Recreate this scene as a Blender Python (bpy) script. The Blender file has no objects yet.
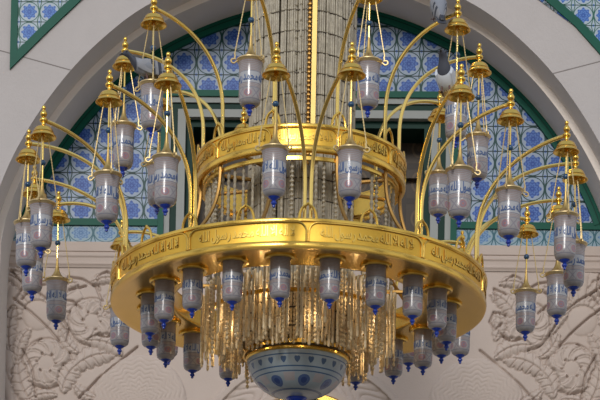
import bpy, math, random
import numpy as np
from math import sin, cos, pi, sqrt, atan2, radians as RAD
random.seed(7); rng = np.random.default_rng(7)
SC = bpy.context.scene; COL = SC.collection
DELTA = 2.265                       # the chandelier hangs turned a little

# ------------------------------------------------------------------ mesh helper
class MB:
    def __init__(s): s.v = []; s.f = []; s.m = []
    def add(s, vs, fs, mi=0):
        o = len(s.v); s.v += [tuple(p) for p in vs]
        s.f += [tuple(i + o for i in f) for f in fs]; s.m += [mi] * len(fs)
    def lathe(s, prof, seg=24, c=(0, 0, 0), mi=0, cap0=False, cap1=False):
        """prof: (r, z[, material]) from top to bottom"""
        o = len(s.v)
        for p in prof:
            for k in range(seg):
                a = 2 * pi * k / seg
                s.v.append((c[0] + p[0] * cos(a), c[1] + p[0] * sin(a), c[2] + p[1]))
        for i in range(len(prof) - 1):
            m = prof[i][2] if len(prof[i]) > 2 else mi
            for k in range(seg):
                k2 = (k + 1) % seg
                s.f.append((o + i * seg + k, o + (i + 1) * seg + k, o + (i + 1) * seg + k2, o + i * seg + k2)); s.m.append(m)
        if cap0: s.f.append(tuple(o + k for k in range(seg))); s.m.append(mi)
        if cap1: s.f.append(tuple(o + (len(prof) - 1) * seg + k for k in reversed(range(seg)))); s.m.append(mi)
    def tube(s, pts, r, seg=8, mi=0, closed=False):
        P = [np.array(p, float) for p in pts]; n = len(P)
        R = r if hasattr(r, '__len__') else [r] * n
        o = len(s.v); up = None
        for i in range(n):
            if closed: t = P[(i + 1) % n] - P[i - 1]
            else: t = P[min(i + 1, n - 1)] - P[max(i - 1, 0)]
            t = t / (np.linalg.norm(t) + 1e-12)
            if up is None:
                up = np.array([0, 0, 1.]) if abs(t[2]) < .9 else np.array([1., 0, 0])
            a = up - t * (up @ t); a /= np.linalg.norm(a) + 1e-12; up = a
            b = np.cross(t, a)
            for k in range(seg):
                q = 2 * pi * k / seg
                s.v.append(tuple(P[i] + R[i] * (cos(q) * a + sin(q) * b)))
        for i in range(n if closed else n - 1):
            j = (i + 1) % n
            for k in range(seg):
                k2 = (k + 1) % seg
                s.f.append((o + i * seg + k, o + i * seg + k2, o + j * seg + k2, o + j * seg + k)); s.m.append(mi)
        if not closed:
            s.f.append(tuple(o + k for k in reversed(range(seg)))); s.m.append(mi)
            s.f.append(tuple(o + (n - 1) * seg + k for k in range(seg))); s.m.append(mi)
    def box(s, x0, x1, y0, y1, z0, z1, mi=0):
        v = [(x, y, z) for x in (x0, x1) for y in (y0, y1) for z in (z0, z1)]
        s.add(v, [(0, 1, 3, 2), (4, 6, 7, 5), (0, 4, 5, 1), (2, 3, 7, 6), (0, 2, 6, 4), (1, 5, 7, 3)], mi)
    def ball(s, c, r, seg=12, mi=0, sq=(1, 1, 1)):
        n = seg // 2
        o = len(s.v)
        for i in range(n + 1):
            t = pi * i / n; rr = max(sin(t), .02)
            for k in range(seg):
                a = 2 * pi * k / seg
                s.v.append((c[0] + r * sq[0] * rr * cos(a), c[1] + r * sq[1] * rr * sin(a), c[2] + r * sq[2] * cos(t)))
        for i in range(n):
            for k in range(seg):
                k2 = (k + 1) % seg
                s.f.append((o + i * seg + k, o + (i + 1) * seg + k, o + (i + 1) * seg + k2, o + i * seg + k2)); s.m.append(mi)
    def mesh(s, name, mats, smooth=True):
        me = bpy.data.meshes.new(name); me.from_pydata(s.v, [], s.f)
        for m in (mats if isinstance(mats, (list, tuple)) else [mats]): me.materials.append(m)
        me.polygons.foreach_set('material_index', s.m)
        me.polygons.foreach_set('use_smooth', [smooth] * len(s.f))
        me.update()
        if smooth:
            me.set_sharp_from_angle(angle=RAD(38))
        return me
    def build(s, name, mats, parent=None, smooth=True, loc=None):
        return put(name, s.mesh(name, mats, smooth), parent, loc)

def put(name, me, parent=None, loc=None, rot=None):
    o = bpy.data.objects.new(name, me); COL.objects.link(o)
    if parent is not None: o.parent = parent
    if loc: o.location = loc
    if rot: o.rotation_euler = rot
    return o
def empty(name, loc=(0, 0, 0), rz=0):
    o = bpy.data.objects.new(name, None); COL.objects.link(o); o.empty_display_size = .1
    o.location = loc; o.rotation_euler = (0, 0, rz); return o
def tag(o, label=None, cat=None, group=None, kind=None):
    if label: o['label'] = label
    if cat: o['category'] = cat
    if group: o['group'] = group
    if kind: o['kind'] = kind
    return o
KIDS = {}
def copy_tree(o, parent=None):
    c = o.copy(); COL.objects.link(c); c.parent = parent
    for ch in list(o.children): copy_tree(ch, c)
    return c
def rp(R, deg, z): a = RAD(deg); return (R * sin(a), -R * cos(a), z)

# ------------------------------------------------------------------ node expressions
class E:
    def __init__(s, nt, sock): s.nt = nt; s.s = sock
    def _op(s, op, *o):
        n = s.nt.nodes.new('ShaderNodeMath'); n.operation = op
        for i, x in enumerate((s,) + o):
            if isinstance(x, E): s.nt.links.new(x.s, n.inputs[i])
            else: n.inputs[i].default_value = x
        return E(s.nt, n.outputs[0])
    def __add__(s, o): return s._op('ADD', o)
    def __sub__(s, o): return s._op('SUBTRACT', o)
    def __mul__(s, o): return s._op('MULTIPLY', o)
    def __truediv__(s, o): return s._op('DIVIDE', o)
    def lt(s, o): return s._op('LESS_THAN', o)
    def gt(s, o): return s._op('GREATER_THAN', o)
    def fract(s): return s._op('FRACT')
    def abs(s): return s._op('ABSOLUTE')
    def sin(s): return s._op('SINE')
    def cos(s): return s._op('COSINE')
    def sqrt(s): return s._op('SQRT')
    def atan2(s, o): return s._op('ARCTAN2', o)
    def max(s, o): return s._op('MAXIMUM', o)
    def min(s, o): return s._op('MINIMUM', o)
    def clamp(s): return s._op('MAXIMUM', 0.)._op('MINIMUM', 1.)
def band(e, a, b): return e.gt(a) * e.lt(b)
def srgb(*c):
    f = lambda x: (x / 12.92 if x <= .04045 else ((x + .055) / 1.055) ** 2.4)
    return tuple(f(x / 255) for x in c) + (1,)
def newmat(name):
    m = bpy.data.materials.new(name); m.use_nodes = True
    nt = m.node_tree; return m, nt, nt.nodes['Principled BSDF']
def mix(nt, fac, a, b):
    n = nt.nodes.new('ShaderNodeMix'); n.data_type = 'RGBA'
    for sock, x in ((n.inputs['Factor'], fac), (n.inputs['A'], a), (n.inputs['B'], b)):
        if isinstance(x, E): nt.links.new(x.s, sock)
        elif hasattr(x, 'is_output'): nt.links.new(x, sock)
        else: sock.default_value = x
    # RGBA sockets share names: set by index to be safe
    return n
def mixc(nt, fac, a, b):
    n = nt.nodes.new('ShaderNodeMix'); n.data_type = 'RGBA'
    def st(sock, x):
        if isinstance(x, E): nt.links.new(x.s, sock)
        elif isinstance(x, bpy.types.NodeSocket): nt.links.new(x, sock)
        else: sock.default_value = x
    st(n.inputs[0], fac); st(n.inputs[6], a); st(n.inputs[7], b)
    return n.outputs[2]
def objco(nt):
    t = nt.nodes.new('ShaderNodeTexCoord'); s = nt.nodes.new('ShaderNodeSeparateXYZ')
    nt.links.new(t.outputs['Object'], s.inputs[0])
    return [E(nt, s.outputs[i]) for i in range(3)], t.outputs['Object']
def noise(nt, co, scale, detail=4, rough=.6):
    n = nt.nodes.new('ShaderNodeTexNoise'); n.inputs['Scale'].default_value = scale
    n.inputs['Detail'].default_value = detail; n.inputs['Roughness'].default_value = rough
    nt.links.new(co, n.inputs['Vector']); return E(nt, n.outputs['Fac'])
def bump(nt, b, h, strength=.3, dist=.01):
    n = nt.nodes.new('ShaderNodeBump'); n.inputs['Strength'].default_value = strength; n.inputs['Distance'].default_value = dist
    nt.links.new(h.s, n.inputs['Height']); nt.links.new(n.outputs[0], b.inputs['Normal'])

def plain(name, col, rough=.5, metal=0., spec=.5, var=0., vscale=6, bmp=0., bscale=60, coat=0.):
    m, nt, b = newmat(name)
    b.inputs['Roughness'].default_value = rough; b.inputs['Metallic'].default_value = metal
    b.inputs['Specular IOR Level'].default_value = spec; b.inputs['Coat Weight'].default_value = coat
    _, co = objco(nt)
    c2 = tuple(x * (1 - var) for x in col[:3]) + (1,)
    nt.links.new(mixc(nt, noise(nt, co, vscale), col, c2), b.inputs['Base Color'])
    if bmp: bump(nt, b, noise(nt, co, bscale, 5), bmp)
    return m

M = {}
M['gold'] = plain('gold', (.88, .575, .125, 1), .25, 1., var=.22, vscale=5, bmp=.06, bscale=90)
M['gold_band'] = plain('gold_band', (.95, .585, .095, 1), .40, 1., var=.15, vscale=4, bmp=.12, bscale=120)
M['gold_rod'] = plain('gold_rod', (.95, .70, .22, 1), .26, 1., var=.12, vscale=4)
M['brass_dull'] = plain('brass_dull', (.50, .29, .09, 1), .42, 1., var=.2, vscale=5)
M['letter'] = plain('gold_letter', (.92, .62, .14, 1), .35, 1., var=.1)
M['rim'] = plain('rim_pale_brass', (.70, .55, .30, 1), .42, .85, var=.2, vscale=12)
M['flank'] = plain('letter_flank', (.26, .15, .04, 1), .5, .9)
M['lid'] = plain('lid_brass', (.62, .42, .15, 1), .4, 1., var=.2, vscale=10)
M['chain'] = plain('chain_brass', (.72, .55, .27, 1), .45, .8, var=.15, vscale=30)
M['blue'] = plain('cobalt_glass', (.012, .045, .36, 1), .18, 0, .6, var=.2, vscale=20)
M['bead'] = plain('bead_blue', (.02, .07, .15, 1), .2, 0, .6)
M['ink'] = plain('blue_enamel', srgb(60, 88, 140), .4, var=.2, vscale=30)
M['stone'] = plain('pink_limestone', srgb(194, 179, 170), .9, spec=.2, var=.12, vscale=3, bmp=.25, bscale=45)
M['stone_front'] = plain('grey_limestone', srgb(186, 180, 179), .92, spec=.15, var=.1, vscale=4, bmp=.5, bscale=30)
def add_joints(m):
    nt = m.node_tree; b = nt.nodes['Principled BSDF']; (x, y, z), co = objco(nt)
    dx = (x - UC).abs(); dz = z - 3.80
    e = (dz - dx * .27).abs().lt(.008) * dx.gt(2.0)
    src = b.inputs['Base Color'].links[0].from_socket
    nt.links.new(mixc(nt, e * .7, src, srgb(96, 88, 84)), b.inputs['Base Color'])
UC = -.03
add_joints(M['stone_front'])
M['stone_in'] = plain('soffit_limestone', srgb(214, 208, 204), .92, spec=.15, var=.1, vscale=2, bmp=.2, bscale=40)
M['stone_light'] = plain('step_limestone', srgb(236, 226, 218), .9, spec=.15, var=.1, vscale=2, bmp=.2, bscale=40)
M['green'] = plain('green_tile', srgb(6, 86, 70), .45, spec=.15, var=.3, vscale=6)
M['green_dark'] = plain('green_tile_dark', srgb(10, 52, 44), .5, spec=.15, var=.3, vscale=5)
M['marble'] = plain('grey_marble', srgb(146, 150, 148), .6, var=.15, vscale=4)
M['floor'] = plain('court_paving', srgb(112, 102, 88), .7, var=.12, vscale=.8)
M['backing'] = plain('gap_backing_tone', srgb(128, 114, 90), .6, .0, var=.3, vscale=8)  # colour stands in for the dimness between the strands
M['seam'] = plain('dark_wire', (.07, .055, .04, 1), .5, .5)

def crystal(name, c1, c2):
    m, nt, b = newmat(name)
    _, co = objco(nt)
    n = noise(nt, co, 14, 3); n2 = noise(nt, co, 70, 2)
    base = mixc(nt, (n * .6 + n2 * .4 - .32) * 2.6, c1, c2)
    nt.links.new(base, b.inputs['Base Color'])
    b.inputs['Roughness'].default_value = .34; b.inputs['Specular IOR Level'].default_value = .5
    b.inputs['Transmission Weight'].default_value = .06; b.inputs['IOR'].default_value = 1.5
    bump(nt, b, n2, .2, .01)
    return m
M['crystal'] = crystal('crystal_smoke', srgb(132, 122, 104), srgb(188, 178, 156))
M['crystal_glow_tint'] = crystal('crystal_glow_tint', srgb(190, 160, 112), srgb(238, 220, 182))  # golden glow of the lower strands is put into the colour

def mat_wood():
    m, nt, b = newmat('carved_dark_wood'); (x, y, z), co = objco(nt)
    fx = (x * 2.6).fract() - .5; fz = (z * 2.2).fract() - .5
    frame = fx.abs().max(fz.abs()).gt(.42)
    r = (fx * fx + fz * fz).sqrt(); orn = (r * 34).sin().gt(.3) * r.lt(.34)
    c = mixc(nt, orn, srgb(58, 47, 36), srgb(86, 70, 52)); c = mixc(nt, frame, c, srgb(44, 34, 26))
    nt.links.new(c, b.inputs['Base Color']); b.inputs['Roughness'].default_value = .6
    bump(nt, b, orn + frame, .6, .02); return m
M['wood'] = mat_wood()

def mat_tile(name, bg, lo, hi, line, cu=.317, cv=.317, u0=-2.944, v0=3.118):
    m, nt, b = newmat(name); (x, y, z), co = objco(nt)
    U = (x - (u0 - cu / 2)) / cu; V = (z - v0) / cv
    fx = U.fract() - .5; fy = V.fract() - .5
    r = (fx * fx + fy * fy).sqrt(); a = fy.atan2(fx)
    wob = noise(nt, co, 16, 2) * .10
    petal = (a * 8).cos() * .045 + .285 + wob
    fl = r.lt(petal)
    tone = ((r * 46 + (a * 8).cos() * 1.6).sin() * .5 + .5)
    inner = mixc(nt, tone * .75 + noise(nt, co, 25) * .25, lo, hi)
    heart = r.lt(.085)
    inner = mixc(nt, heart * (r.gt(.045)), inner, lo)
    bgc = mixc(nt, noise(nt, co, 9), bg, tuple(q * .8 for q in bg[:3]) + (1,))
    c = mixc(nt, fl, bgc, inner)
    # small blue sprigs in the corners
    gx = fx.abs() - .5; gy = fy.abs() - .5
    rc = (gx * gx + gy * gy).sqrt()
    c = mixc(nt, rc.lt(.055), c, hi)
    ring = (r - .47).abs().lt(.019)
    wave = ((fy * 6.283).cos() * .045 + .455 - fx.abs()).abs().lt(.022)
    c = mixc(nt, ring.max(wave), c, line)
    c = mixc(nt, fy.abs().gt(.478), c, tuple(q * .35 for q in line[:3]) + (1,))
    nt.links.new(c, b.inputs['Base Color']); b.inputs['Roughness'].default_value = .4
    b.inputs['Specular IOR Level'].default_value = .2
    bump(nt, b, ring.max(wave) * -1, .3, .01)
    return m
M['tile'] = mat_tile('blue_rose_tile', srgb(150, 165, 187), srgb(28, 62, 138), srgb(80, 116, 182), srgb(18, 62, 62))
M['tile_strip'] = mat_tile('border_tile', srgb(140, 164, 178), srgb(62, 104, 150), srgb(122, 152, 186), srgb(46, 92, 106), cv=.24, v0=2.86)
M['tile_spandrel'] = mat_tile('spandrel_tile', srgb(168, 182, 196), srgb(30, 74, 152), srgb(84, 128, 194), srgb(40, 92, 80), cu=.25, cv=.25, u0=-3.49, v0=4.93)

def mat_glass(name):
    """enamelled mosque-lamp glass: rings, writing field, roundels; z runs 0..-1 over the body (object scale 1: metres)"""
    m, nt, b = newmat(name); (x, y, z), co = objco(nt)
    a = y.atan2(x)
    base = srgb(168, 165, 168); pink = srgb(156, 122, 118); blue = srgb(108, 110, 132); grey = srgb(130, 126, 128)
    n = noise(nt, co, 26, 3)
    c = mixc(nt, n * .5, base, grey)
    # thin rings
    rings = band((z * 62).fract(), .0, .34) * (z.gt(-.135).max(band(z, -.30, -.255)))
    c = mixc(nt, rings * .75, c, pink)
    for zz in (-.140, -.252, -.300, -.408):
        c = mixc(nt, (z - zz).abs().lt(.0045) * .6, c, blue)
    # roundels
    t = (a * (8 / (2 * pi)) + 8).fract() - .5
    px = t * .0815; pz = z + .354
    r = (px * px + pz * pz).sqrt()
    zone = band(z, -.400, -.308)
    par = ((a * (4 / (2 * pi)) + 8).fract()).gt(.5)
    disc = r.lt(.036)
    red = mixc(nt, (r - .020).abs().lt(.006), srgb(166, 108, 114), srgb(134, 120, 142))
    c = mixc(nt, band(z, -.249, -.142), c, srgb(180, 182, 188))
    c = mixc(nt, zone * disc * par * .85, c, red)
    xx = (px.abs() - pz.abs() * .8).abs().lt(.007)
    c = mixc(nt, zone * xx * (par * -1 + 1) * .6, c, srgb(126, 120, 136))
    c = mixc(nt, zone * (px.abs().gt(.037)) * .5, c, srgb(164, 134, 138))
    nt.links.new(c, b.inputs['Base Color'])
    b.inputs['Roughness'].default_value = .24; b.inputs['Transmission Weight'].default_value = .2
    b.inputs['Coat Weight'].default_value = .3; b.inputs['Coat Roughness'].default_value = .15
    return m
M['glass'] = mat_glass('enamelled_glass')

def mat_bowl():
    m, nt, b = newmat('bowl_enamel'); (x, y, z), co = objco(nt)
    a = y.atan2(x)
    c = mixc(nt, noise(nt, co, 8), srgb(126, 140, 152), srgb(156, 166, 172))
    dk = srgb(58, 84, 118)
    for zz, w in ((-.055, .006), (-.165, .006), (-.205, .005), (-.335, .005)):
        c = mixc(nt, (z - zz).abs().lt(w), c, dk)
    t = (a * (22 / (2 * pi)) + 22).fract() - .5
    px = t * .135; pz = z + .108
    heart = ((px * px) + (pz - px.abs() * .55) * (pz - px.abs() * .55)).sqrt().lt(.028)
    c = mixc(nt, heart, c, srgb(62, 84, 116))
    t = (a * (8 / (2 * pi)) + 8.25).fract() - .5
    px = t * .28; pz = z + .275
    rr = (px * px * 1.0 + pz * pz * 1.9).sqrt()
    c = mixc(nt, rr.lt(.06), c, srgb(66, 88, 132)); c = mixc(nt, rr.lt(.03), c, srgb(40, 62, 116))
    cr = (px.abs() - .12).abs().lt(.03) * ((pz * 46).sin() * 0.5 + .5).gt(.35) * pz.abs().lt(.06)
    c = mixc(nt, cr * .4, c, srgb(176, 146, 138))
    nt.links.new(c, b.inputs['Base Color']); b.inputs['Roughness'].default_value = .22
    b.inputs['Coat Weight'].default_value = .3; return m
M['bowl'] = mat_bowl()

# ------------------------------------------------------------------ camera
AL = RAD(16.573); ROLL = RAD(1.0588); F = 2304.67; D = 23.9437
PITCH = RAD(1.3776); SHX, SHY = 13.715 / 600, 754.433 / 600      # the photograph's verticals stay parallel: a shifted lens
from mathutils import Matrix, Vector
r0 = Vector((1, 0, 0)); u0 = Vector((0, -sin(PITCH), cos(PITCH))); bk = -Vector((0, cos(PITCH), sin(PITCH)))
rr = r0 * cos(ROLL) + u0 * sin(ROLL); uu = -r0 * sin(ROLL) + u0 * cos(ROLL)
cam = bpy.data.objects.new('camera', bpy.data.cameras.new('camera')); COL.objects.link(cam)
cam.data.sensor_width = 36; cam.data.lens = F * 36 / 600; cam.data.clip_end = 200
cam.data.shift_x = SHX; cam.data.shift_y = SHY
cam.matrix_world = Matrix(((rr.x, uu.x, bk.x, 0), (rr.y, uu.y, bk.y, -D * cos(AL)), (rr.z, uu.z, bk.z, -D * sin(AL)), (0, 0, 0, 1)))
SC.camera = cam

# ------------------------------------------------------------------ the wall
PSI = RAD(1.6); UC = -.03
def wallobj(mb, name, mats, kind='structure', smooth=False):
    o = mb.build(name, mats, smooth=smooth); o.rotation_euler = (0, 0, -PSI)
    if kind: o['kind'] = kind
    return o
# half profile of the arch (half width, height), green border outer edge
HP = [(3.74, 2.9), (3.675, 3.12), (3.555, 3.43), (3.33, 3.85), (3.04, 4.29), (2.705, 4.70), (2.14, 5.21), (1.59, 5.51), (1.08, 5.72), (.73, 5.82), (.30, 5.90), (0, 5.92)]
def smooth_half(pts, n=60):
    """resample the half profile as a smooth curve"""
    P = np.array(pts); d = np.r_[0, np.cumsum(np.hypot(*np.diff(P, axis=0).T))]
    t = np.linspace(0, d[-1], n)
    x = np.interp(t, d, P[:, 0]); y = np.interp(t, d, P[:, 1])
    for _ in range(12):
        x[1:-1] = (x[:-2] + 2 * x[1:-1] + x[2:]) / 4; y[1:-1] = (y[:-2] + 2 * y[1:-1] + y[2:]) / 4
    return np.stack([x, y], 1)
H = smooth_half(HP)
H = np.vstack([[(3.80, -9.0), (3.80, 2.0), (3.79, 2.6)], H])
FULL = np.vstack([H * [-1, 1], H[::-1][1:]]) + [UC, 0]            # from left foot over the crown to right foot
def offs(P, d):
    t = np.gradient(P, axis=0); t /= np.linalg.norm(t, axis=1)[:, None] + 1e-9
    n = np.stack([-t[:, 1], t[:, 0]], 1)                # outward
    Q = P + n * d; return Q
def strip(mb, P, yp, Q, yq, mi=0):
    n = len(P); vs = [(a[0], yp, a[1]) for a in P] + [(a[0], yq, a[1]) for a in Q]
    mb.add(vs, [(i, i + 1, n + i + 1, n + i) for i in range(n - 1)], mi)
YA, YS, YT = 4.85, 5.30, 6.0
PA, PS1, PS0 = offs(FULL, .115), offs(FULL, .115), offs(FULL, .03)
mb = MB()                                               # front wall with the arch cut out
OUT = np.array([(max(-14, min(14, (x) * 9)), 16. if i not in (0, len(FULL) - 1) else -9.) for i, (x, z) in enumerate(PA)])
OUT = []
for i, (x, z) in enumerate(PA):
    if z < 3.3: OUT.append((-14 if x < 0 else 14, z))
    else:
        a = atan2(z - 3.3, x); k = min(14 / max(abs(cos(a)), 1e-6), 13 / max(sin(a), 1e-6)); OUT.append((k * cos(a), 3.3 + k * sin(a)))
strip(mb, PA, YA, np.array(OUT), YA)
wallobj(mb, 'wall_front', M['stone_front'])
mb = MB(); strip(mb, PA, YA, PS1, YS); wallobj(mb, 'trim_1', M['stone_in'], smooth=True)
mb = MB(); strip(mb, PS1, YS, PS0, YS); wallobj(mb, 'trim_2', M['stone_light'])
mb = MB(); strip(mb, PS0, YS, PS0, YT); wallobj(mb, 'trim_3', M['stone_in'], smooth=True)
# tympanum of tiles with the niche cut out
import bmesh
NX0, NX1, NZ1 = -1.90, 1.74, 4.74
def ngon(name, pts, y, mat, thick=0):
    bm = bmesh.new(); f = bm.faces.new([bm.verts.new((u, y, z)) for u, z in pts]); bmesh.ops.triangulate(bm, faces=[f])
    me = bpy.data.meshes.new(name); bm.to_mesh(me); bm.free(); me.materials.append(mat)
    o = put(name, me); o.rotation_euler = (0, 0, -PSI); o['kind'] = 'structure'; return o
arc = np.array([tuple(p) for p in offs(FULL, .07) if p[1] > 3.10])
mb = MB()
def panel(x0, x1, zb, n):
    xs = np.linspace(x0, x1, n); zt = np.interp(xs, arc[:, 0], arc[:, 1])
    strip(mb, np.stack([xs, zt * 0 + zb], 1), YT, np.stack([xs, zt], 1), YT)
panel(arc[0, 0], NX0, 3.08, 30); panel(NX0, NX1, NZ1, 40); panel(NX1, arc[-1, 0], 3.08, 30)
wallobj(mb, 'wall_back', M['tile'])
mb = MB()
ARC = np.array([p for p in offs(FULL, .03) if p[1] > 3.08])
strip(mb, ARC, YT - .05, offs(ARC, -.115), YT - .05); strip(mb, offs(ARC, -.115), YT - .05, offs(ARC, -.115), YT)
strip(mb, offs(ARC, -.04), YT - .052, offs(ARC, -.052), YT - .052, 1)
wallobj(mb, 'trim_4', [M['green'], M['green_dark']])
mb = MB()                                               # green bars
for x0, x1 in ((-3.70, NX0 - .07), (NX1 + .07, 3.64)): mb.box(x0, x1, YT - .04, YT, 3.07, 3.155)
wallobj(mb, 'trim_5', M['green'])
mb = MB()
for x0, x1 in ((-3.82, NX0 - .02), (NX1 + .02, 3.76)): mb.box(x0, x1, YT - .01, YT + .1, 2.86, 3.08)
wallobj(mb, 'trim_6', M['tile_strip'])
# niche window: nested frames
def frame(mb, x0, x1, z0, z1, w, y0, y1, mi=0):
    mb.box(x0, x0 + w, y0, y1, z0, z1, mi); mb.box(x1 - w, x1, y0, y1, z0, z1, mi); mb.box(x0 + w, x1 - w, y0, y1, z1 - w, z1, mi)
win = empty('window_1'); win['kind'] = 'structure'; win.rotation_euler = (0, 0, -PSI)
W0 = 2.55
FR = [('outer_frame', 'green', -.075, .078, -.03, .05), ('white_frame', 'marble', .0, .075, -.0, .10), ('dark_green_frame', 'green_dark', .072, .09, .03, .14),
      ('stone_frame', 'marble', .16, .10, .0, .24), ('inner_green_frame', 'green_dark', .255, .095, .1, .62)]
for nm, mt, o_, w_, y0, y1 in FR:
    mb = MB(); frame(mb, NX0 + o_, NX1 - o_, W0, NZ1 - o_, w_, YT + y0, YT + y1); mb.build(nm, M[mt], win, smooth=False)
mb = MB(); mb.box(NX0 + .3, NX1 - .3, YT + .6, YT + .7, W0, NZ1 - .3)
for k in range(5):
    x = NX0 + .5 + k * .7; mb.box(x, x + .06, YT + .52, YT + .62, W0, NZ1 - .4)
mb.box(NX0 + .4, NX1 - .4, YT + .5, YT + .62, 3.9, 4.0)
mb.build('wooden_screen', M['wood'], win, smooth=False)
# cornice: mouldings under the tiles
mb = MB()
prof = [(0, 2.86), (-.03, 2.86), (-.036, 2.85), (-.036, 2.74), (-.02, 2.732), (-.036, 2.71), (-.036, 2.68), (-.020, 2.66), (-.016, 2.62), (-.016, 2.60), (-.026, 2.594), (-.026, 2.58), (-.01, 2.56), (0, 2.54)]
n = len(prof)
mb.add([(x, YT + y, z) for x in (-3.85, 3.79) for y, z in prof], [(i, i + 1, n + i + 1, n + i) for i in range(n - 1)])
wallobj(mb, 'trim_7', M['stone'])

# carved relief: height field on the lower wall
def relief():
    us = np.arange(-3.86, 3.80, .0085); vs = np.r_[-9, -5, -2, np.arange(-.1, 2.57, .0085)]
    U, V = np.meshgrid(us, vs); A = np.abs(U - UC)
    Hh = np.zeros_like(U)
    X = lambda px: (308.6 - px) * .01264
    Y = lambda py: .877 + (400 - py) * .01247
    def pol(cx, cy): dx, dy = A - cx, V - cy; return np.hypot(dx, dy), np.arctan2(dy, dx)
    def groove(pts, w=.0125, dep=.055):
        P = [(X(a), Y(b)) for a, b in pts]
        d = np.full_like(A, 9.)
        for (x0, y0), (x1, y1) in zip(P[:-1], P[1:]):
            L = (x1 - x0) ** 2 + (y1 - y0) ** 2 + 1e-9
            t = np.clip(((A - x0) * (x1 - x0) + (V - y0) * (y1 - y0)) / L, 0, 1)
            d = np.minimum(d, np.hypot(A - x0 - t * (x1 - x0), V - y0 - t * (y1 - y0)))
        return -dep * np.exp(-(d / w) ** 2)
    def rosette(px, py, R, petals, tw, eye=.32):
        nonlocal Hh
        r, th = pol(X(px), Y(py)); q = r / R; ins = q < 1
        sp_ = petals * th / 2 + tw * q ** 1.5
        g = np.abs(np.sin(sp_))
        h = .050 * (1 - np.clip((q - .80) / .20, 0, 1) ** 2.2) - .022 * np.exp(-(g * q / .10) ** 2) * np.clip((q - eye) / .1, 0, 1)
        h += .010 * np.sin(2 * sp_ + .6) * (q > eye)
        h -= .012 * np.exp(-((np.abs(np.sin(sp_ + .8)) * q) / .07) ** 2) * (q > .6)
        h = np.where(q < eye, .030 + .010 * (1 - (q / eye) ** 2), h)
        h = h - .045 * np.exp(-((q - eye - .06) / .05) ** 2) * (np.sin(petals * th * .66 + 1) > .72)
        h -= .016 * np.exp(-((q - .84 + .02 * np.sin(petals * 2 * th)) / .025) ** 2)
        Hh = np.where(ins, h, Hh - .03 * np.exp(-((q - 1) / .05) ** 2) * (q < 1.3))
    # big fan of ribs in the upper corner
    r, th = pol(X(36), Y(316)); m = (r > .20) & (r < .62) & (th > -.2) & (th < 3.0)
    Hh = np.where(m, .030 * np.abs(np.sin(th * 11)) ** .35 + .008, Hh)
    m = r < .19; Hh = np.where(m, .03 * np.sqrt(np.clip(1 - (r / .19) ** 2, 0, 1)), Hh)
    # draped folds at the jamb
    m = A > X(14) ; Hh = np.where(m, .035 + .022 * np.abs(np.sin((A + .10 * np.sin(V * 3.1)) * 30)) ** .4, Hh)
    # scale-covered shell
    r, th = pol(X(140), Y(404)); R = .60; q = r / R
    sc = np.abs(np.sin(r * 70 + .9 * np.sin(th * 19)))
    Hh = np.where(q < 1, .09 * np.sqrt(np.clip(1 - q ** 4, 0, 1)) * .75 * .8 + .012 * np.abs(np.sin(r * 52 + 1.1 * np.sin(th * 15))) ** .35 , Hh)
    # central medallion with ribs
    r, th = pol(0, Y(474)); R = 1.50; q = r / R
    h = .03 + .05 * (q < .98) * (q > .93) + .05 * (q < .72) * (q > .66) + np.where((q > .72) & (q < .93), .022 * np.abs(np.sin(th * 26 + 3 * np.sin(q * 22))) ** .5, 0)
    Hh = np.where(q < 1, h, Hh)
    rosette(46, 365, .315, 9, 4.5); rosette(91, 322, .30, 9, -4.5)
    # acanthus leaves: lobed blobs with a mid rib and side veins
    for px, py, ang, L, Wd in ((70, 376, 1.0, .25, .13), (92, 359, .35, .28, .14), (106, 345, -.35, .24, .12), (66, 343, 2.2, .20, .09), (112, 300, .8, .24, .11), (22, 386, 1.9, .30, .13), (8, 330, 1.5, .3, .1),
                               (60, 288, .5, .22, .10), (18, 282, -.6, .24, .11), (118, 322, 1.7, .20, .09), (20, 345, 1.2, .22, .09), (60, 318, -.9, .16, .07), (104, 278, .1, .20, .08), (42, 398, .2, .2, .08), (84, 396, 2.6, .16, .08)):
        dx, dy = A - X(px), V - Y(py); a = dx * -cos(ang) + dy * sin(ang); b = dx * sin(ang) + dy * cos(ang)
        b = b + .25 * (a / L) ** 2 * Wd * 2 - .1 * Wd
        s_ = a / L; wd = Wd * np.sqrt(np.clip(1 - s_ ** 2, 0, 1)) * (.72 + .28 * np.abs(np.sin(s_ * 8)) ** .6)
        q = np.abs(b) / (wd + 1e-6)
        vein = np.abs(np.sin(s_ * 8 - np.abs(b) / Wd * 1.6))
        h = .040 * (1 - np.clip(q, 0, 1) ** 3) - .026 * np.exp(-(b / .010) ** 2) - .020 * np.exp(-(vein / .22) ** 2)
        ins = (q < 1) & (np.abs(s_) < 1)
        Hh = np.where(ins, h, Hh - .02 * np.exp(-((q - 1) / .12) ** 2) * (np.abs(s_) < 1) * (q < 1.5))
    for pts in ([(80, 400), (98, 380), (118, 363), (137, 347)], [(12, 300), (28, 312), (48, 330), (58, 342)], [(22, 352), (32, 372), (36, 400)], [(30, 348), (40, 340)],
                [(18, 262), (22, 285), (14, 300)], [(8, 270), (20, 284), (40, 296), (52, 306)], [(66, 276), (80, 278), (94, 286), (100, 300)], [(68, 290), (84, 285)],
                [(98, 290), (95, 276), (105, 270), (112, 276)], [(60, 300), (72, 302), (80, 310)], [(40, 285), (52, 285), (60, 290)], [(28, 290), (20, 300)],
                [(112, 312), (124, 308), (128, 318), (122, 326), (116, 320)], [(118, 330), (106, 338), (98, 336)], [(60, 318), (68, 330), (66, 342)], [(112, 290), (124, 284), (122, 296)]):
        Hh = Hh + groove(pts)
    Hh *= 1.15
    Hh *= np.clip((2.55 - V) / .05, 0, 1) * np.clip((V + .3) / .2, 0, 1)
    ny, nx = U.shape
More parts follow.
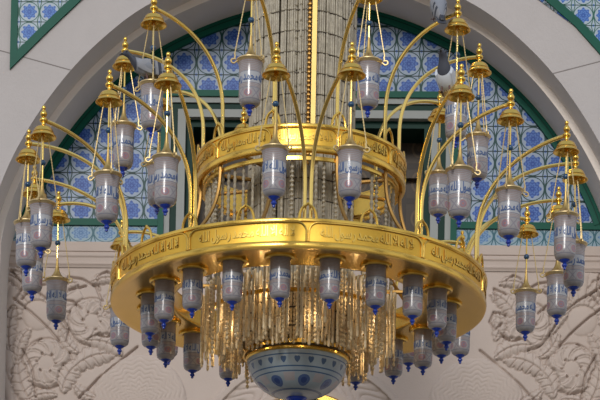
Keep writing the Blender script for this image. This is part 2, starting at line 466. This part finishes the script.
    co = np.stack([U, YT + .015 - Hh, V], -1).reshape(-1, 3)
    idx = np.arange(nx * ny).reshape(ny, nx)
    q = np.stack([idx[:-1, :-1], idx[:-1, 1:], idx[1:, 1:], idx[1:, :-1]], -1).reshape(-1, 4)
    me = bpy.data.meshes.new('wall_lower')
    me.vertices.add(len(co)); me.vertices.foreach_set('co', co.ravel())
    me.loops.add(q.size); me.loops.foreach_set('vertex_index', q.ravel().astype(np.int32))
    me.polygons.add(len(q)); me.polygons.foreach_set('loop_start', np.arange(0, q.size, 4, dtype=np.int32))
    me.update(calc_edges=True); me.polygons.foreach_set('use_smooth', [True] * len(q))
    me.materials.append(M['stone'])
    o = put('wall_lower', me); o.rotation_euler = (0, 0, -PSI); o['kind'] = 'structure'
relief()
# gold-rimmed dark roundel in the middle of the medallion
mb = MB(); mb.lathe([(.80, .10), (.86, .10), (.88, .07), (.88, 0)], 48); mb.lathe([(.80, .10), (.78, .06), (.0, .06)], 48, mi=1)
o = mb.build('trim_8', [M['gold'], M['green_dark']]); o['kind'] = 'structure'
o.rotation_euler = (RAD(90), 0, -PSI); o.location = (sin(PSI) * 5.96 - .0, cos(PSI) * 5.96, .06)
# spandrel tile triangles on the front wall
def spandrel(sgn, i):
    if sgn < 0: hyp = [(-3.713, 4.59), (-3.25, 5.065), (-2.848, 5.46), (-2.40, 5.82), (-1.9, 6.12), (-1.3, 6.38)]
    else: hyp = [(3.68, 4.55), (3.471, 4.825), (3.16, 5.17), (2.783, 5.495), (2.34, 5.83), (1.84, 6.13), (1.24, 6.38)]
    tip = hyp[0]; top = (tip[0], 7.2); top2 = (hyp[-1][0], 7.2)
    ngon('trim_%d' % i, hyp + [top2, top], YA - .012, M['tile_spandrel'])
    mb = MB(); P = np.array(hyp + [top2]); d = offs(P, .10 * -sgn)
    d[0] = (tip[0], tip[1] + .14)
    strip(mb, P, YA - .03, d, YA - .03); strip(mb, P, YA - .03, P, YA); strip(mb, d, YA - .03, d, YA)
    mb.box(min(tip[0], tip[0] - sgn * .085), max(tip[0], tip[0] - sgn * .085), YA - .031, YA, tip[1] + .13, 7.2)
    wallobj(mb, 'trim_%d' % (i + 1), M['green'])
spandrel(-1, 9); spandrel(1, 11)
mb = MB(); mb.box(-40, 40, -45, 7, -8.3, -8.0); mb.build('floor', M['floor'], smooth=False)['kind'] = 'structure'

# ------------------------------------------------------------------ Arabic writing
# glyphs in reading order (right to left)
PHRASE = [chr(c) if c else ' ' for c in (0xFEFB, 0, 0xFE8D, 0xFEDF, 0xFEEA, 0, 0xFE8D, 0xFEFB, 0, 0xFE8D, 0xFEDF, 0xFEE0, 0xFEEA, 0,
          0xFEE3, 0xFEA4, 0xFEE4, 0xFEAA, 0, 0xFEAD, 0xFEB3, 0xFEEE, 0xFEDD, 0, 0xFE8D, 0xFEDF, 0xFEE0, 0xFEEA)]
def glyph_mesh(ch, ext=.04):
    c = bpy.data.curves.new('g', 'FONT'); c.body = ch; c.resolution_u = 2; c.extrude = ext; c.offset = .026
    o = bpy.data.objects.new('g', c); COL.objects.link(o); bpy.context.view_layer.update()
    me = o.to_mesh(); v = np.array([tuple(p.co) for p in me.vertices]).reshape(-1, 3); f = [tuple(p.vertices) for p in me.polygons]
    o.to_mesh_clear(); bpy.data.objects.remove(o); bpy.data.curves.remove(c); return v, f
GL = {c: glyph_mesh(c) for c in set(PHRASE) if c != ' '}
JOINR = {0xFEFB: 0, 0xFE8D: 0, 0xFEAD: 0}
def line_of_text():
    """flat text, x from 0 to width, reading right to left"""
    x = 0.; V = []; Fc = []
    for ch in PHRASE:
        if ch == ' ': x -= .16; continue
        v, f = GL[ch]; w = v[:, 0].max() - v[:, 0].min()
        joined = ord(ch) in (0xFEE0, 0xFEEA, 0xFEA4, 0xFEE4, 0xFEAA, 0xFEEE, 0xFEDD)
        if not joined: x -= .06
        else: x += .012
        o = sum(len(a) for a in V)
        V.append(v - [v[:, 0].max(), 0, 0] + [x, 0, 0]); Fc += [tuple(i + o for i in q) for q in f]
        x -= w
    V = np.vstack(V); V[:, 0] -= V[:, 0].min(); return V, Fc, V[:, 0].max()
TV, TF, TW = line_of_text()
def wrap_text(R, a0, a1, z0, h, thick):
    """wrap the line on a cylinder from azimuth a0 (left) to a1 (right), in rp() azimuth degrees"""
    mb = MB(); zmin, zmax = TV[:, 1].min(), TV[:, 1].max()
    out = []
    for x, y, e in TV:
        a = a0 + (a1 - a0) * x / TW
        r = R + thick * (e > 0) - .002
        out.append(rp(r, a, z0 + h * (y - zmin) / (zmax - zmin)))
    mb.add(out, TF)
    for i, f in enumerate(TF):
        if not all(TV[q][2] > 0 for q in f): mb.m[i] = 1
    return mb

# ------------------------------------------------------------------ lamps
def finial(mb, z, s=.86):
    mb.lathe([(.070 * s, z + .012), (.066 * s, z - .004), (.046 * s, z - .022), (.022 * s, z - .034), (.018 * s, z - .040), (.028 * s, z - .050), (.031 * s, z - .060), (.026 * s, z - .071), (.014 * s, z - .080), (.018 * s, z - .088), (.016 * s, z - .098), (.002, z - .106)], 16)
TXT = None
def lamp_meshes():
    d = {}
    mb = MB(); mb.lathe([(.119, -.022), (.112, -.04), (.1065, -.075), (.104, -.14), (.104, -.36), (.101, -.40), (.092, -.43), (.074, -.448), (.055, -.455)], 32)
    d['glass'] = mb.mesh('glass_body', M['glass'])
    mb = MB(); mb.lathe([(.09, .010), (.124, .012), (.133, .006), (.132, -.003), (.126, -.008), (.121, -.022), (.116, -.028)], 32)
    d['rim'] = mb.mesh('rim', M['rim'])
    mb = MB(); mb.lathe([(.112, .008), (.090, .020), (.066, .040), (.044, .068), (.028, .10), (.019, .14), (.014, .19), (.010, .25)], 24)
    d['lid'] = mb.mesh('lid', M['lid'])
    mb = MB(); finial(mb, -.449); d['finial'] = mb.mesh('base_finial', M['blue'])
    d['text'] = wrap_text(.1052, 0, 352, -.257, .114, .003).mesh('inscription', [M['ink'], M['ink']], False)
    return d
LM = lamp_meshes()
def hook_mesh():
    mb = MB(); P = [(.122, 0, -.012), (.138, 0, -.022)]
    for k in range(13):
        a = -2.2 + k / 12 * 4.6; P.append((.163 + .021 * cos(a), 0, -.018 + .021 * sin(a)))
    P += [(.150, 0, .020), (.146, 0, .036), (.152, 0, .052), (.150, 0, .062)]
    mb.tube(P, .0085, 6); return mb.mesh('hook', M['chain'])
HK = hook_mesh()
LAMPS = []
def hanging_lamp(azi, R, ztip, drop, label, group, spin=0):
    """drop: height from rim up to the bell's hanging point"""
    ztop = ztip + .522; drop = drop / .94
    t = empty('hanging_lamp', rp(R, azi, ztop), RAD(azi)); t.scale = (1, 1, .94)
    tag(t, label, 'lamp', group)
    put('glass_body', LM['glass'], t, rot=(0, 0, RAD(spin)))
    put('rim', LM['rim'], t); put('lid', LM['lid'], t); put('base_finial', LM['finial'], t)
    put('inscription', LM['text'], t, rot=(0, 0, RAD(spin)))
    key = round(drop, 4)
    if key not in CH:
        mb = MB(); mb.tube([(0, 0, .2), (0, 0, drop)], .0085, 8); rod = mb.mesh('rod', M['gold_rod'])
        mb = MB(); mb.ball((0, 0, drop * .62), .030, 14); bead = mb.mesh('bead', M['bead'])
        mb = MB(); n = 44; P = []; Rr = []
        for k in range(n + 1):
            s = k / n; P.append((.150 + (.052 - .150) * s, 0, .058 + (drop - .058) * s)); Rr.append(.0072 if k % 2 else .0035)
        mb.tube(P, Rr, 6); CH[key] = (rod, bead, mb.mesh('chain', M['chain']))
    rod, bead, ch = CH[key]
    put('rod', rod, t); put('bead', bead, t)
    for k in range(3):
        a = RAD(-90 + 58 + 120 * k)
        put('chain', ch, t, rot=(0, 0, a)); put('hook', HK, t, rot=(0, 0, a))
    LAMPS.append(t); return t
CH = {}

# ------------------------------------------------------------------ chandelier
ch = empty('chandelier', (0, 0, .178))
tag(ch, 'two-tiered gold ring chandelier with curved arms, crystal curtains and a painted glass bowl', 'chandelier')
rot = RAD(DELTA)
def at0(o): o.location = (0, 0, -.178); o.rotation_euler = (0, 0, rot); return o
def ringpart(name, Ro, Ri, zb, zt, npan, phase, hoopw, nhoop, hphase, cove=0.):
    mb = MB(); h = zt - zb
    prof = [(Ri, zt - .02), (Ri + .01, zt), (Ro - .035, zt), (Ro - .035, zt + .012), (Ro + .014, zt + .014), (Ro + .018, zt), (Ro + .016, zt - .014), (Ro + .002, zt - .02),
            (Ro, zt - .03), (Ro, zb + .065), (Ro + .008, zb + .055), (Ro + .012, zb + .042), (Ro + .012, zb + .018), (Ro + .006, zb), (Ro - .02, zb - .004), (Ro - (Ro - Ri) * .12, zb + .004),
            (Ro - (Ro - Ri) * .45, zb + .006 + cove), (Ri + (Ro - Ri) * .08, zb + .008 + cove), (Ri + (Ro - Ri) * .033, zb + .004 + cove), (Ri, zb + .01 + cove), (Ri - .004, zb + .03 + cove), (Ri, zb + .05 + cove), (Ri, zt - .02)]
    prof = [(p[0], p[1], 1 if 7 <= i <= 9 else 0) for i, p in enumerate(prof)]
    mb.lathe(prof, 160)
    # raised panel outlines with rounded shoulders
    w = 360 / npan; deg = lambda m: m / Ro * 180 / pi
    z0, z1, rc = zb + .062, zt - .022, .085
    for k in range(npan):
        a0 = phase + w * k + deg(.012); a1 = phase + w * (k + 1) - deg(.012); P = []
        for j in range(7): P.append((a0, z0 + (z1 - rc - z0) * j / 6))
        for j in range(1, 9): t = pi - pi / 2 * j / 8; P.append((a0 + deg(rc) * (1 + cos(t)), z1 - rc + rc * sin(t)))
        for j in range(1, 24): P.append((a0 + deg(rc) + (a1 - a0 - 2 * deg(rc)) * j / 24, z1))
        for j in range(9): t = pi / 2 - pi / 2 * j / 8; P.append((a1 - deg(rc) * (1 - cos(t)), z1 - rc + rc * sin(t)))
        for j in range(1, 7): P.append((a1, z1 - rc + (z0 - z1 + rc) * j / 6))
        mb.tube([rp(Ro + .004, a, z) for a, z in P], .011, 6)
    o = at0(mb.build(name, [M['gold'], M['gold_band']], ch))
    for k in range(npan):
        c = phase + w * (k + .5)
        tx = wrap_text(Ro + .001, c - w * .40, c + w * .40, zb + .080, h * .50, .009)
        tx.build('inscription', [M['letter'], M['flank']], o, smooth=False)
    for k in range(nhoop):
        c = hphase + 360 / nhoop * k; P = []
        for j in range(17):
            s = j / 16 * 2 - 1
            hgt = .135 * (1 - abs(s) ** 2.4) ** .62 + .018 * max(0, 1 - abs(s) * 5)
            P.append(rp(Ro - .012, c + deg(hoopw / 2) * s, zt + .008 + hgt))
        m2 = MB(); m2.tube(P, .0125, 8); m2.build('crest_hoop', M['gold'], o)
    return o
lower = ringpart('lower_ring', 1.87, 1.26, .193, .453, 10, 0, .17, 20, 0, .028)
upper = ringpart('upper_ring', 1.045, .985, 1.405, 1.656, 10, 18, .15, 10, 18)
# joists inside the lower ring
mb = MB()
for k in range(10):
    a = 36 * k + 18; p, q = rp(.55, a, .40), rp(1.27, a, .40); mb.tube([p, q], .022, 6)
at0(mb.build('ring_spokes', M['brass_dull'], ch))
mb = MB()
for k in range(10):
    a = 36 * k; mb.tube([rp(.45, a, 1.43), rp(.95, a, 1.43)], .02, 6)
at0(mb.build('upper_spokes', M['brass_dull'], ch))
def hoopring(name, R, z, w, h, mat=M['gold']):
    mb = MB(); mb.lathe([(R - w, z + h), (R, z + h), (R, z), (R - w, z), (R - w, z + h)], 96); return at0(mb.build(name, mat, ch))
hoopring('curtain_ring', .985, 1.345, .03, .035)
hoopring('curtain_ring', .90, .10, .03, .035)
hoopring('curtain_ring', .55, -.295, .02, .04)
# struts between the rings
for k in range(10):
    a = 18 + 36 * k; P = []
    for j in range(18):
        t = j / 17; P.append(rp(1.0 + .62 * t ** 2.6, a, 1.42 - .99 * t))
    mb = MB(); mb.tube(P, .019, 6); at0(mb.build('strut', M['brass_dull'], ch))

# arms with bells
def bell_mesh():
    mb = MB()
    mb.lathe([(.003, .318), (.014, .312), (.020, .298), (.016, .282), (.012, .274), (.020, .264), (.029, .248), (.034, .232), (.028, .212), (.018, .202), (.024, .194), (.036, .182), (.040, .168), (.034, .152),
              (.021, .142), (.018, .130), (.022, .116), (.032, .108), (.054, .102), (.074, .090), (.088, .072), (.094, .050), (.101, .042), (.098, .034), (.104, .022), (.122, .006), (.127, -.004), (.121, -.007),
              (.098, .010), (.084, .034), (.070, .07), (.03, .09), (.002, .092)], 32)
    for k in range(3):
        a = 2 * pi * k / 3; mb.ball((.052 * cos(a), .052 * sin(a), .0), .014, 8)
    mb.tube([(0, 0, .09), (0, 0, -.01)], .02, 8)
    return mb.mesh('bell_cap', M['gold'])
BELL = bell_mesh()
def arm(base_R, base_a, base_z, R, a, zatt, rise, rad=.0185):
    p0 = np.array(rp(base_R, base_a, base_z)); p1 = np.array(rp(R, a, zatt)); P = []
    zs = zatt - rise
    for j in range(8): P.append((p0[0], p0[1], base_z + (zs - base_z) * j / 8))
    for j in range(25):
        t = pi / 2 * j / 24; s = (1 - cos(t)) ** 1.15; q = p0 + (p1 - p0) * s
        z = zs + rise * (.94 * sin(t) + .06 * s); P.append((q[0], q[1], z))
    mb = MB(); mb.tube(P, rad, 8)
    mb.lathe([(.03, .03), (.034, .015), (.034, -.01)], 12, (p0[0], p0[1], base_z))
    o = mb.build('arm', M['gold_rod'], ch); o.location = (0, 0, -.178)
    b = put('bell_cap', BELL, o, (p1[0], p1[1], zatt - .160), (0, 0, RAD(a))); b.scale = (1, 1, .95)
    return o
# lower tier: azimuth, radius, lamp tip height (as seen on the photograph)
LOW = {-6.7: (-4.88, 2.739, .258, 1.490), 6.7: (9.12, 2.748, .267, 1.508), -29.3: (-26.25, 2.732, .264, 1.496), -42.7: (-40.48, 2.716, .241, 1.485), 29.3: (31.54, 2.742, .245, 1.486),
       42.7: (45.39, 2.703, .228, 1.445), -65.3: (-63.02, 2.751, .253, 1.464), -78.7: (-76.73, 2.735, .275, 1.471), -101.3: (-98.05, 2.744, .343, 1.489), -114.7: (-112.71, 2.751, .254, 1.470),
       -137.3: (-134.95, 2.731, .250, 1.477), 65.3: (67.14, 2.756, .292, 1.480), 78.7: (81.57, 2.738, .244, 1.458), 101.3: (103.30, 2.738, .274, 1.459), 114.7: (117.53, 2.712, .284, 1.469),
       137.3: (139.37, 2.732, .260, 1.477), -150.7: (-148.7, 2.736, .264, 1.477), 150.7: (153.2, 2.736, .264, 1.477), -172.7: (-170.6, 2.736, .264, 1.477), 172.7: (175.1, 2.736, .264, 1.477)}
LL = {-6.7: 'glass lamp hanging in front of the upper gold ring, left of the two central ones',
      6.7: 'glass lamp hanging in front of the upper gold ring, right of the two central ones',
      -29.3: 'pale glass lamp hanging just left of the upper ring, under a big gold bell',
      -42.7: 'pale glass lamp hanging over blue tiles, second to the left of the upper ring',
      29.3: 'pale glass lamp hanging just right of the upper ring, under a big gold bell',
      42.7: 'pale glass lamp hanging over blue tiles, second to the right of the upper ring',
      -65.3: 'grey glass lamp hanging at far left, the nearer and higher of the overlapping left bunch',
      -78.7: 'grey glass lamp hanging furthest left of all, middle of the overlapping left bunch',
      -101.3: 'grey glass lamp at far left, mostly hidden, lowest of the overlapping left bunch',
      -114.7: 'grey glass lamp with brass cone lid hanging alone against carved stone at left',
      -137.3: 'grey glass lamp hanging below the left edge of the big ring, against gold and stone',
      65.3: 'grey glass lamp hanging at far right, the nearer and higher of the overlapping right bunch',
      78.7: 'grey glass lamp hanging furthest right of all, partly behind the nearer right lamp',
      101.3: 'grey glass lamp with brass cone lid at far right, lowest of the overlapping right bunch',
      114.7: 'grey glass lamp with brass cone lid hanging alone against carved stone at right',
      137.3: 'grey glass lamp hanging behind the right edge of the big ring, against stone',
      -150.7: 'glass lamp hanging behind the left part of the big ring, mostly hidden by ring lamps',
      150.7: 'small-looking glass lamp hanging behind the big ring at right, showing between two ring lamps'}
for k, (a, R, zt, zb) in LOW.items():
    j = round(k / 36) * 36; s = 1 if k > j else -1
    zatt = zb + .112
    arm(1.81, j + DELTA + s * .9, .45, R, a, zatt, .86)
    if k in LL: hanging_lamp(a, R, zt, zb - .055 - zt - .522, LL[k], 'chain-hung lamps of the lower tier', {-6.7: -20, 6.7: -84, -29.3: -130, 29.3: -84, -65.3: -20, 65.3: -84}.get(k, random.uniform(0, 360)))
UPP = {-18: (-15.68, 1.797, 1.460, 2.652), 18: (19.87, 1.801, 1.481, 2.652), -54: (-52.42, 1.810, 1.470, 2.621), 54: (55.82, 1.791, 1.469, 2.668), -90: (-87.92, 1.784, 1.469, 2.639),
       90: (91.80, 1.778, 1.469, 2.693), -126: (-123.7, 1.80, 1.469, 2.652), 126: (127.55, 1.835, 1.469, 2.638), -162: (-159.7, 1.80, 1.469, 2.652), 162: (164.3, 1.80, 1.469, 2.652)}
UL = {-18: 'glass lamp of the upper tier hanging left of the crystal column, cut by no bell',
      18: 'glass lamp of the upper tier hanging right of the crystal column, beside a gold bell',
      -54: 'shaded glass lamp of the upper tier at left, a pigeon on its lid',
      54: 'shaded glass lamp of the upper tier at right, a pale pigeon on its lid',
      -90: 'dark glass lamp of the upper tier against blue tiles, leftmost of that tier',
      90: 'dark glass lamp of the upper tier against blue tiles, rightmost of that tier',
      -126: 'glass lamp of the upper tier behind the left front lamp, by the window niche edge',
      126: 'dark glass lamp of the upper tier in front of the niche right side'}
for k, (a, R, zt, zb) in UPP.items():
    zatt = zb + .112
    arm(.985, k + DELTA, 1.655, R, a, zatt, .82)
    if k in UL: hanging_lamp(a, R, zt, zb - .055 - zt - .522, UL[k], 'chain-hung lamps of the upper tier', random.uniform(0, 360))

# lamps set under the lower ring
S = .885
def ring_lamp_meshes():
    d = {}
    f = lambda z: z
    mb = MB(); mb.lathe([(.101, .02), (.1005, -.36 * 1), (.098, -.40), (.090, -.43), (.072, -.448), (.055, -.455)], 32)
    d['glass'] = mb.mesh('glass_body', M['glass'])
    mb = MB(); mb.lathe([(.118, .05), (.150, .03), (.158, .012), (.154, -.006), (.140, -.016), (.122, -.012), (.108, .0), (.104, .02)], 36); d['collar'] = mb.mesh('collar', M['gold'])
    mb = MB(); finial(mb, -.449); d['finial'] = mb.mesh('base_finial', M['blue'])
    d['text'] = wrap_text(.1018, 0, 352, -.257, .114, .003).mesh('inscription', [M['ink'], M['ink']], False)
    return d
RL = ring_lamp_meshes()
NTH = ['', 'first', 'second', 'third', 'fourth', 'fifth', 'sixth', 'seventh', 'eighth', 'ninth', 'tenth']
RLAB = {-81: 'leftmost of the front row', -63: 'second from left in the front row', -45: 'third from left in the front row', -27: 'fourth from left in the front row',
        -9: 'front row, left of the two at the centre', 9: 'front row, right of the two at the centre', 27: 'fourth from right in the front row', 45: 'third from right in the front row',
        63: 'second from right in the front row', 81: 'rightmost of the front row',
        -99: 'leftmost of the back row', -117: 'second from left in the back row', -135: 'third from left in the back row', -153: 'back row, just left of the painted bowl',
        -171: 'back row, blue tip showing below bowl beside its finial', 171: 'back row, hidden behind the painted bowl right side', 153: 'back row, just right of the painted bowl',
        135: 'third from right in the back row', 117: 'second from right in the back row', 99: 'rightmost of the back row'}
for k, lab in RLAB.items():
    if k == 171: continue
    t = empty('ring_lamp', rp(1.4913, k + DELTA, .213), RAD(k + DELTA)); t.scale = (.965, .965, .829)
    tag(t, 'gold-collared lamp under the big ring, ' + lab, 'lamp', 'lamps set under the lower ring')
    sp = RAD(random.uniform(0, 360))
    put('glass_body', RL['glass'], t, rot=(0, 0, sp)); put('collar', RL['collar'], t); put('base_finial', RL['finial'], t); put('inscription', RL['text'], t, rot=(0, 0, sp))

# crystals -----------------------------------------------------------
def strand(mb, x, y, z0, z1, r, style, mi=0):
    L = z0 - z1; o = len(mb.v)
    if style == 0:      # faceted prisms end to end
        step = .16; seg = 5; prof = []
        z = z0 - random.uniform(0, .05)
        while z > z1 + .03:
            e = max(z - step, z1); prof += [(r * .45, z), (r, z - .012), (r * .92, e + .014), (r * .45, e + .003)]; z = e
    elif style == 3:    # long prisms cut to one length, joined at the binding wires
        step = .208; seg = 6; prof = []; z = z0
        while z > z1 + .03:
            e = max(z - step, z1); prof += [(r * .6, z), (r, z - .008), (r, e + .008), (r * .6, e + .002)]; z = e
    elif style == 1:    # round beads
        step = .045; seg = 6; prof = []; z = z0
        while z > z1 + .01:
            e = z - step; prof += [(r * .35, z), (r, z - step * .35), (r, z - step * .65), (r * .4, e + .004)]; z = e
    else:               # rope of small drops
        step = .03; seg = 6; prof = []; z = z0; k = 0
        while z > z1 + .01:
            prof += [(r * (.55 if k % 2 else 1.), z)]; z -= step; k += 1
    if len(prof) > 1: mb.lathe(prof, seg, (x, y, 0), mi)
def curtain(name, R, n, z0, z1, r, styles, mats, jit=0., gap=0., zj=0., label=None):
    mb = MB()
    for k in range(n):
        if random.random() < gap: continue
        a = 360 * (k + random.uniform(-.2, .2)) / n; rr_ = R + random.uniform(-jit, jit); p = rp(rr_, a, 0)
        strand(mb, p[0], p[1], z0, z1 + random.uniform(-zj, zj), r * random.uniform(.85, 1.15), random.choice(styles), random.randrange(len(mats)))
    o = at0(mb.build(name, mats, ch, smooth=False)); o['kind'] = 'stuff'
    if label: o['label'] = label
    return o
curtain('crystal_column', .515, 150, 4.044, .2, .0126, [3, 3, 3, 3, 3, 0], [M['crystal']], .010, .01, .02, 'smoky crystal strands packed into a tall column')
curtain('crystal_curtain', .93, 56, 1.36, .50, .020, [1, 2, 2], [M['crystal']], .02, .12, .06)
curtain('crystal_fringe', .94, 130, .36, -.30, .0155, [0, 0, 0, 1, 2], [M['crystal_glow_tint']], .04, .16, .10, 'crystal fringe with golden glow in its colour')
curtain('crystal_fringe', .76, 115, .40, -.33, .0155, [0, 0, 1], [M['crystal_glow_tint']], .04, .08, .05, 'crystal fringe with golden glow in its colour')
curtain('crystal_fringe', .56, 110, .40, -.29, .0150, [0, 0, 1], [M['crystal_glow_tint']], .02, .04, .02, 'crystal fringe with golden glow in its colour')
mb = MB()                                              # dark wires binding the column
z = 4.05
while z > .3:
    mb.lathe([(.522, z), (.5285, z - .004), (.5285, z - .010), (.522, z - .014)], 64); z -= .208
at0(mb.build('binding_wires', M['seam'], ch))
mb = MB()
for z in (.05, -.13): mb.lathe([(.585, z), (.59, z - .004), (.59, z - .012), (.585, z - .016)], 64)
at0(mb.build('binding_wires', M['seam'], ch))
mb = MB(); mb.lathe([(.44, 4.2), (.44, .3), (.42, .25), (.42, -.33)], 40); at0(mb.build('gap_backing', M['backing'], ch))  # added backing behind the strands, sets how dark the gaps look
mb = MB(); p = rp(.56, 9, 0); mb.box(p[0] - .023, p[0] + .023, p[1] - .015, p[1] + .015, 1.55, 4.1); at0(mb.build('stay_bar', M['lid'], ch, smooth=False))
mb = MB(); p = rp(.56, 4, 0); strand(mb, p[0], p[1], 4.1, 1.45, .022, 1); at0(mb.build('bead_chain', M['brass_dull'], ch))
# added warm fill lights, no bulbs modelled: they give the fringe its golden tone
for k in range(12):
    d = bpy.data.lights.new('curtain_fill', 'POINT'); d.energy = 1.1; d.color = (1, .78, .48); d.shadow_soft_size = .04
    o = bpy.data.objects.new('curtain_fill', d); COL.objects.link(o); o.location = rp(.86, 30 * k + 7, .12 if k % 2 else -.12)
# bowl
mb = MB(); prof = [(.50 * sqrt(max(0, 1 - (t / 12) ** 2.3)) if t < 12 else .06, -.40 * t / 12) for t in range(13)]
prof = [(.505, 0), (.50, -.05), (.482, -.11), (.452, -.17), (.41, -.225), (.355, -.275), (.285, -.318), (.20, -.35), (.11, -.368), (.03, -.374)]
mb.lathe(prof, 64)
bowl = mb.build('bowl', M['bowl'], ch, loc=(0, 0, -.335 - .178)); tag(bowl, 'blue and white painted glass bowl')
mb = MB(); mb.lathe([(.42, .03), (.50, .035), (.52, .02), (.522, .0), (.508, -.012), (.49, .0)], 64); mb.build('bowl_rim', M['gold'], bowl)
mb = MB(); mb.lathe([(.10, -.355), (.105, -.375), (.085, -.395), (.05, -.41), (.06, -.43), (.075, -.45), (.06, -.48), (.02, -.50), (.002, -.505)], 24); mb.build('bowl_finial', M['blue'], bowl)

# ------------------------------------------------------------------ pigeons
def pigeon(loc, yaw, pitch, label, cols, sc=1.2, roll=0):
    t = empty('pigeon', loc); t.rotation_euler = (RAD(roll), RAD(pitch), RAD(yaw)); t.scale = (sc,) * 3
    tag(t, label, 'bird', 'pigeons on the chandelier')
    sec = [(-.215, -.030, .034, .004), (-.17, -.022, .038, .008), (-.12, -.006, .040, .018), (-.075, .015, .052, .042), (-.02, .030, .066, .060), (.035, .042, .064, .063), (.078, .068, .048, .052),
           (.102, .100, .035, .040), (.116, .128, .030, .031), (.130, .146, .029, .027), (.148, .150, .022, .021), (.163, .147, .010, .011), (.170, .146, .002, .002)]
    mb = MB(); seg = 18; n = len(sec)
    vs = [(x, ry * cos(2 * pi * k / seg), z + rz * sin(2 * pi * k / seg)) for x, z, ry, rz in sec for k in range(seg)]
    fs = []; ms = []
    for i in range(n - 1):
        for k in range(seg):
            k2 = (k + 1) % seg; fs.append((i * seg + k, (i + 1) * seg + k, (i + 1) * seg + k2, i * seg + k2)); ms.append(2 if i < 2 else (1 if i >= 6 else 0))
    mb.add(vs, fs); mb.m = ms
    mb.f.append(tuple(reversed(range(seg)))); mb.m.append(2)
    body = mb.build('body', cols[:3], t)
    for s in (-1, 1):
        mb = MB(); W = []
        for i in range(11):
            q = i / 10; x = .075 - .27 * q; hh = .052 * (sin(pi * min(1, q * .9 + .10)) ** .7) + .004; zc = .052 - .055 * q
            yo = s * (.060 * (1 - (q - .3) ** 2 * 1.1) - .024 * q)
            for k in range(8):
                a = 2 * pi * k / 8; W.append((x - .02 * sin(a) * 0, yo + s * .010 * cos(a), zc + hh * sin(a)))
        fs = [(i * 8 + k, (i + 1) * 8 + k, (i + 1) * 8 + (k + 1) % 8, i * 8 + (k + 1) % 8) for i in range(10) for k in range(8)] + [tuple(range(8)), tuple(range(87, 79, -1))]
        mb.add(W, fs)
        mb.m = [1 if (f_[0] // 8) in (4, 6, 9) else 0 for f_ in fs]
        mb.build('wing', [cols[3], cols[4]], t)
        mb = MB(); mb.ball((.140, s * .026, .153), .006, 8); mb.build('eye', M['eye'], t)
        mb = MB(); mb.tube([(.01, s * .026, -.01), (.0, s * .028, -.06)], .006, 6)
        for da in (-.5, 0, .5, pi): mb.tube([(.0, s * .028, -.06), (.0 + .032 * cos(da), s * .028 + .032 * sin(da), -.066)], .004, 5)
        mb.build('leg', M['leg'], t)
    mb = MB(); mb.tube([(.160, 0, .148), (.178, 0, .144), (.194, 0, .138)], [.010, .007, .001], 8); mb.build('beak', M['eye'], t)
    return t
M['eye'] = plain('pigeon_dark', (.02, .02, .02, 1), .3); M['leg'] = plain('pigeon_leg', (.12, .06, .055, 1), .6)
pg = plain('pigeon_grey', srgb(136, 140, 150), .8, var=.2, vscale=12); pd = plain('pigeon_slate', srgb(62, 66, 78), .7, var=.2, vscale=12)
pw = plain('pigeon_white', srgb(206, 212, 222), .8, var=.12, vscale=12); pv = plain('pigeon_wing', srgb(150, 152, 160), .8, var=.25, vscale=14)
PIG = []
def pix(x, y, depth):
    """point seen at a pixel of the photograph, at a given distance from the camera"""
    v = rr * ((x - 300) / F) + uu * ((200 - y) / F) - bk
    return Vector(cam.matrix_world.translation) + v * depth
a54 = UPP[54]; L54 = Vector(rp(a54[1], a54[0], a54[2] + .522)); Lm = UPP[-54]; L_54 = Vector(rp(Lm[1], Lm[0], Lm[2] + .522))
arm54 = Vector(rp(1.58, a54[0] - .5, a54[3] + .085))
pigeon(arm54 + Vector((0, -.0, .085)), 100, -38, 'grey pigeon with dark tail perched on the highest right arm', [pg, pg, pd, pv, pd], 1.2)
pigeon(L54 + Vector((-.10, -.03, .085)), -112, -14, 'pale breasted pigeon perched on the lid of a right upper lamp', [pw, pd, pd, pw, pg], 1.4)
pigeon(L_54 + Vector((-.06, -.02, .11)), 195, 8, 'barred slate grey pigeon perched on the lid of a left upper lamp', [pg, pd, pd, pv, pd], 1.25)

# ------------------------------------------------------------------ light
w = bpy.data.worlds.new('world'); SC.world = w; w.use_nodes = True; nt = w.node_tree
bg = nt.nodes['Background']; tc = nt.nodes.new('ShaderNodeTexCoord'); sp = nt.nodes.new('ShaderNodeSeparateXYZ'); nt.links.new(tc.outputs['Generated'], sp.inputs[0])
rm = nt.nodes.new('ShaderNodeValToRGB'); nt.links.new(E(nt, sp.outputs[2])._op('MULTIPLY_ADD', .5, .5).s, rm.inputs[0])
els = rm.color_ramp.elements; els[0].position = .0; els[0].color = (.30, .26, .22, 1); els[1].position = 1; els[1].color = (.55, .66, .85, 1)
e = els.new(.47); e.color = (.36, .32, .28, 1); e = els.new(.53); e.color = (1.0, .97, .92, 1); e = els.new(.7); e.color = (.82, .88, .96, 1)
nt.links.new(rm.outputs[0], bg.inputs[0]); bg.inputs[1].default_value = .80
def sun(name, energy, col, elev, azi, ang):
    d = bpy.data.lights.new(name, 'SUN'); d.energy = energy; d.color = col; d.angle = RAD(ang); o = bpy.data.objects.new(name, d); COL.objects.link(o)
    v = Vector((sin(RAD(azi)) * cos(RAD(elev)), -cos(RAD(azi)) * cos(RAD(elev)), sin(RAD(elev))))   # towards the sun
    o.rotation_euler = v.to_track_quat('Z', 'Y').to_euler(); return o
sun('hazy_sun', 1.55, (1, .97, .92), 20, -12, 14)

SC.view_settings.view_transform = 'Standard'; SC.view_settings.look = 'None'; SC.view_settings.exposure = 0.0; SC.view_settings.gamma = 1
SC.view_settings.use_curve_mapping = False
